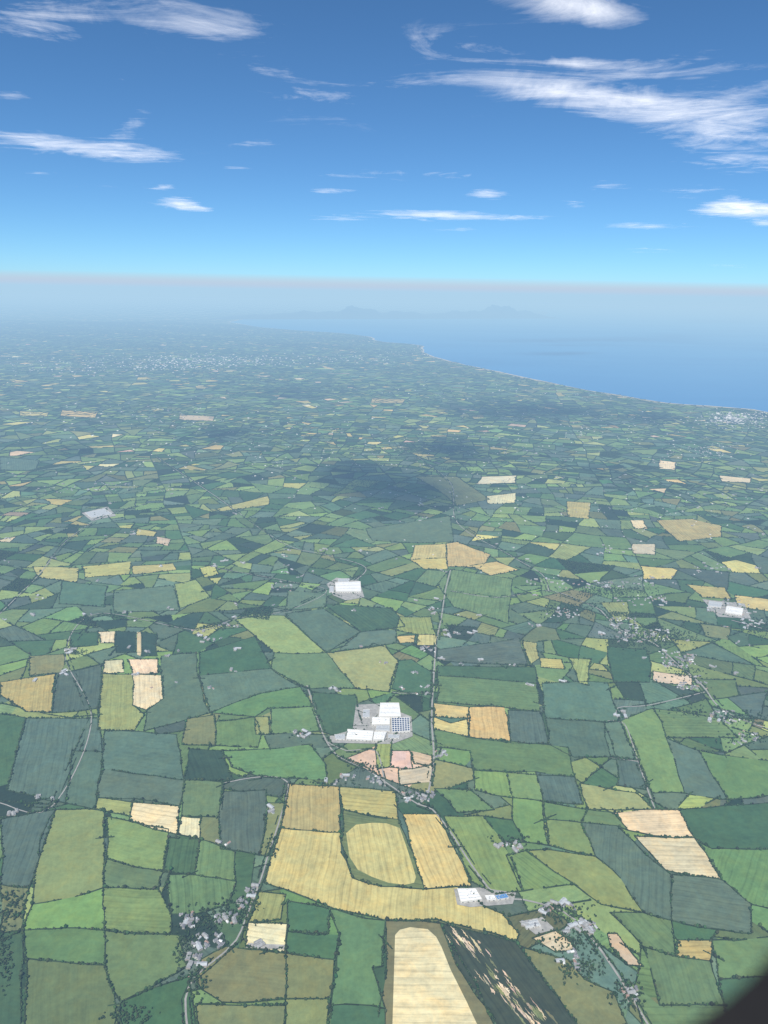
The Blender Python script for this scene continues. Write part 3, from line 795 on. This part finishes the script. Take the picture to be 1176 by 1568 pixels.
# ---------------------------------------------------------------- clouds
mat_cloud,nt,out=newmat("cirrus_ice")
geo=N(nt,'ShaderNodeNewGeometry'); P=geo.outputs['Position']
dn_=N(nt,'ShaderNodeAttribute',attribute_name='Dens'); D=dn_.outputs['Fac']
mp=N(nt,'ShaderNodeMapping'); mp.inputs['Rotation'].default_value=(0,0,0.30); mp.inputs['Scale'].default_value=(1/6500,1/3400,1); nt.links.new(P,mp.inputs[0])
n1=noise(nt,mp.outputs[0],1.0,11,0.70,1.6)
mp2=N(nt,'ShaderNodeMapping'); mp2.inputs['Rotation'].default_value=(0,0,-0.5); mp2.inputs['Scale'].default_value=(1/3000,1/5200,1); nt.links.new(P,mp2.inputs[0])
n2=noise(nt,mp2.outputs[0],1.0,8,0.65,1.0)
nn=mth(nt,'ADD',mth(nt,'MULTIPLY',n1,0.65),mth(nt,'MULTIPLY',n2,0.35))
al=mth(nt,'MULTIPLY_ADD',mth(nt,'SUBTRACT',nn,0.5),3.4,mth(nt,'SUBTRACT',D,0.42))
al=mth(nt,'MULTIPLY',mrange(nt,al,0.0,1.3,0,1),mrange(nt,D,0.02,0.35,0,1,True))
al=mth(nt,'POWER',al,1.15)
al=mrange(nt,al,0,1,0,0.95)
tr=N(nt,'ShaderNodeBsdfTransparent'); tl=N(nt,'ShaderNodeBsdfTranslucent'); tl.inputs['Color'].default_value=(0.92,0.92,0.92,1)
mx=N(nt,'ShaderNodeMixShader'); nt.links.new(al,mx.inputs[0]); nt.links.new(tr.outputs[0],mx.inputs[1]); nt.links.new(tl.outputs[0],mx.inputs[2]); nt.links.new(mx.outputs[0],out.inputs['Surface'])
ZC=9000.0
gxs=np.arange(-320,1500,10.0); gys=np.concatenate([np.arange(-260,280,7.0),np.arange(280,421,3.0)])
GX,GY=np.meshgrid(gxs,gys)
DD=np.zeros_like(GX)
for px,py,hw,hh,a_,rot in [(90,220,130,13,1.1,.10),(190,240,60,6,.6,.02),(40,40,80,26,.62,0),(230,12,160,36,.42,.1),(330,50,120,26,.36,.15),(150,122,55,10,.6,0),(205,190,32,14,.65,-.6),(278,312,30,9,1.25,.08),(305,320,26,3,.6,0),(250,287,18,4,.7,0),
 (880,8,90,20,.8,.1),(960,35,110,26,.45,.3),(930,100,120,14,.75,.05),(840,135,130,16,.62,.12),(950,155,170,26,.68,.16),(1090,140,120,30,.45,0),(1110,205,140,24,.62,.12),(1140,250,100,14,.6,.05),(750,297,28,7,1.05,0),(655,328,85,7,.95,.02),(700,332,50,4,.5,0),(520,334,45,4,.7,0),(510,292,32,4,.7,0),(1120,318,52,12,1.3,.03),(1180,322,70,9,.9,0),(1172,342,24,5,.9,0),
 (985,346,60,6,.75,.02),(1000,383,45,3.5,.55,0),(1110,407,40,3,.5,0),(390,218,34,7,.6,0),(385,256,45,5,.5,0),(470,120,110,28,.36,.1),(600,265,60,7,.48,0),(700,350,45,4,.5,0),(880,312,20,5,.8,0),(930,283,36,7,.7,0),(560,170,160,30,.26,0),(1060,290,80,8,.4,0),(60,267,50,4,.5,0),(20,145,30,7,.65,0),(800,333,45,4,.6,0),(680,60,170,30,.3,0),(160,285,60,4,.42,0),
 (880,95,14,7,.5,0),(850,92,10,6,.6,0),(700,268,60,5,.5,.0),(460,270,70,5,.4,0),(640,125,60,10,.35,.1),(1150,170,80,16,.4,.0),(-150,100,120,30,.7,0),(1330,120,120,50,.7,0),(700,-120,500,60,.5,.1)]:
    c_,s_=math.cos(rot),math.sin(rot); dx=GX-px;dy=GY-py
    u=(dx*c_+dy*s_)/hw; v=(-dx*s_+dy*c_)/hh
    DD=DD+a_*np.exp(-(u*u+v*v)*0.7)
DD=np.minimum(DD,1.35)
edge=np.minimum(1,np.minimum((GX+320)/80,(1490-GX)/80))*np.minimum(1,(GY+260)/60); DD*=np.clip(edge,0,1)
CV=[(*U(x,min(y,421),ZC),ZC) for x,y in zip(GX.ravel(),GY.ravel())]; nX=len(gxs); nY=len(gys)
CF=[(j*nX+i,j*nX+i+1,(j+1)*nX+i+1,(j+1)*nX+i) for j in range(nY-1) for i in range(nX-1) if DD[j:j+2,i:i+2].max()>0.02]
CD=list(DD.ravel())
sun_el=R(56); sun_az=R(195)
sd=Vector((math.sin(sun_az)*math.cos(sun_el),math.cos(sun_az)*math.cos(sun_el),math.sin(sun_el)))
zc=9200
for px,py,rx,ry,dn in [(600,745,1000,1000,1.9),(545,722,600,800,1.8),(690,690,700,1000,1.8),(800,630,1900,1500,1.6),(340,662,700,800,1.5),(110,690,600,600,1.3),(930,720,500,600,1.4),(90,830,350,400,1.2),(450,600,1200,1500,1.4),(1000,640,700,900,1.4)]:  # unseen clouds out of view, added to cast shadow patches on the land
    X,Y=U(px,py); X+=sd.x/sd.z*zc; Y+=sd.y/sd.z*zc; k=len(CV); m=10
    for j in range(m+1):
        for i in range(m+1):
            a=(i/m*2-1);b=(j/m*2-1); CV.append((X+rx*a*1.6,Y+ry*b*1.6,zc)); CD.append(dn*max(0,math.exp(-(a*a+b*b)*2.2)-0.11)*1.12)
    for j in range(m):
        for i in range(m): q=k+j*(m+1)+i; CF.append((q,q+1,q+m+2,q+m+1))
    zc+=25
me=bpy.data.meshes.new("cirrus_and_shadow_clouds"); me.from_pydata(CV,[],CF); me.materials.append(mat_cloud)
a=me.attributes.new('Dens','FLOAT','POINT'); a.data.foreach_set('value',np.array(CD,dtype=np.float32)); me.update()
o=bpy.data.objects.new("cirrus_and_shadow_clouds",me); scene.collection.objects.link(o)
# ---------------------------------------------------------------- aircraft window surround (real ring around the pane)
mat_win=simple("window_surround_plastic",(0.012,0.012,0.014),0.1,5,0.7)
D0=0.16; cx,cy,rr=0.030,-0.0512,0.07
xl,yt=-0.19,0.23
def rrect(off,n=14):
    P_=[]; 
    cs=[(cx,cy,-90),(cx,yt-rr,0),(xl+rr,yt-rr,90),(xl+rr,cy,180)]
    for x,y,a0 in cs:
        for i in range(n+1):
            a=R(a0+90*i/n); P_.append((x+(rr+off)*math.cos(a),y+(rr+off)*math.sin(a)))
    return P_
prof=[(0.045,0.03),(0.0,0.0),(0.006,-0.008),(0.02,-0.012),(0.055,-0.010),(0.06,0.03)]
WV=[];WF=[];m_=None
for off_,dz in prof:
    ring=rrect(off_); m_=len(ring)
    for x,y in ring:
        WV.append(tuple(Vector((0,0,H))+right*x+up*y+fwd*(D0+dz)))
for j in range(len(prof)-1):
    for i in range(m_): WF.append((j*m_+i,j*m_+(i+1)%m_,(j+1)*m_+(i+1)%m_,(j+1)*m_+i))
mesh_obj("aircraft_window_surround",WV,WF,[mat_win])
# ---------------------------------------------------------------- light
wd=bpy.data.worlds.new("World"); scene.world=wd; wd.use_nodes=True; nt=wd.node_tree
bg=nt.nodes['Background']; sky=nt.nodes.new('ShaderNodeTexSky'); sky.sky_type='NISHITA'; sky.sun_disc=False
sky.sun_elevation=sun_el; sky.sun_rotation=sun_az; sky.altitude=4000; sky.air_density=1.0; sky.dust_density=0.0; sky.ozone_density=3.0
tint=mixc(nt,sky.outputs[0],(0.52,0.86,1.05,1),1.0,'MULTIPLY')
nt.links.new(tint,bg.inputs[0]); bg.inputs[1].default_value=0.118
sl=bpy.data.lights.new("sun",'SUN'); sl.energy=4.8; sl.angle=R(0.5); sl.color=(1,0.95,0.86)
so=bpy.data.objects.new("sun",sl); scene.collection.objects.link(so); so.rotation_euler=(-sd).to_track_quat('-Z','Y').to_euler(); so.location=(0,0,12000)
scene.view_settings.view_transform='Standard'; scene.view_settings.look='None'; scene.view_settings.exposure=0
print("t",time.time()-T0)
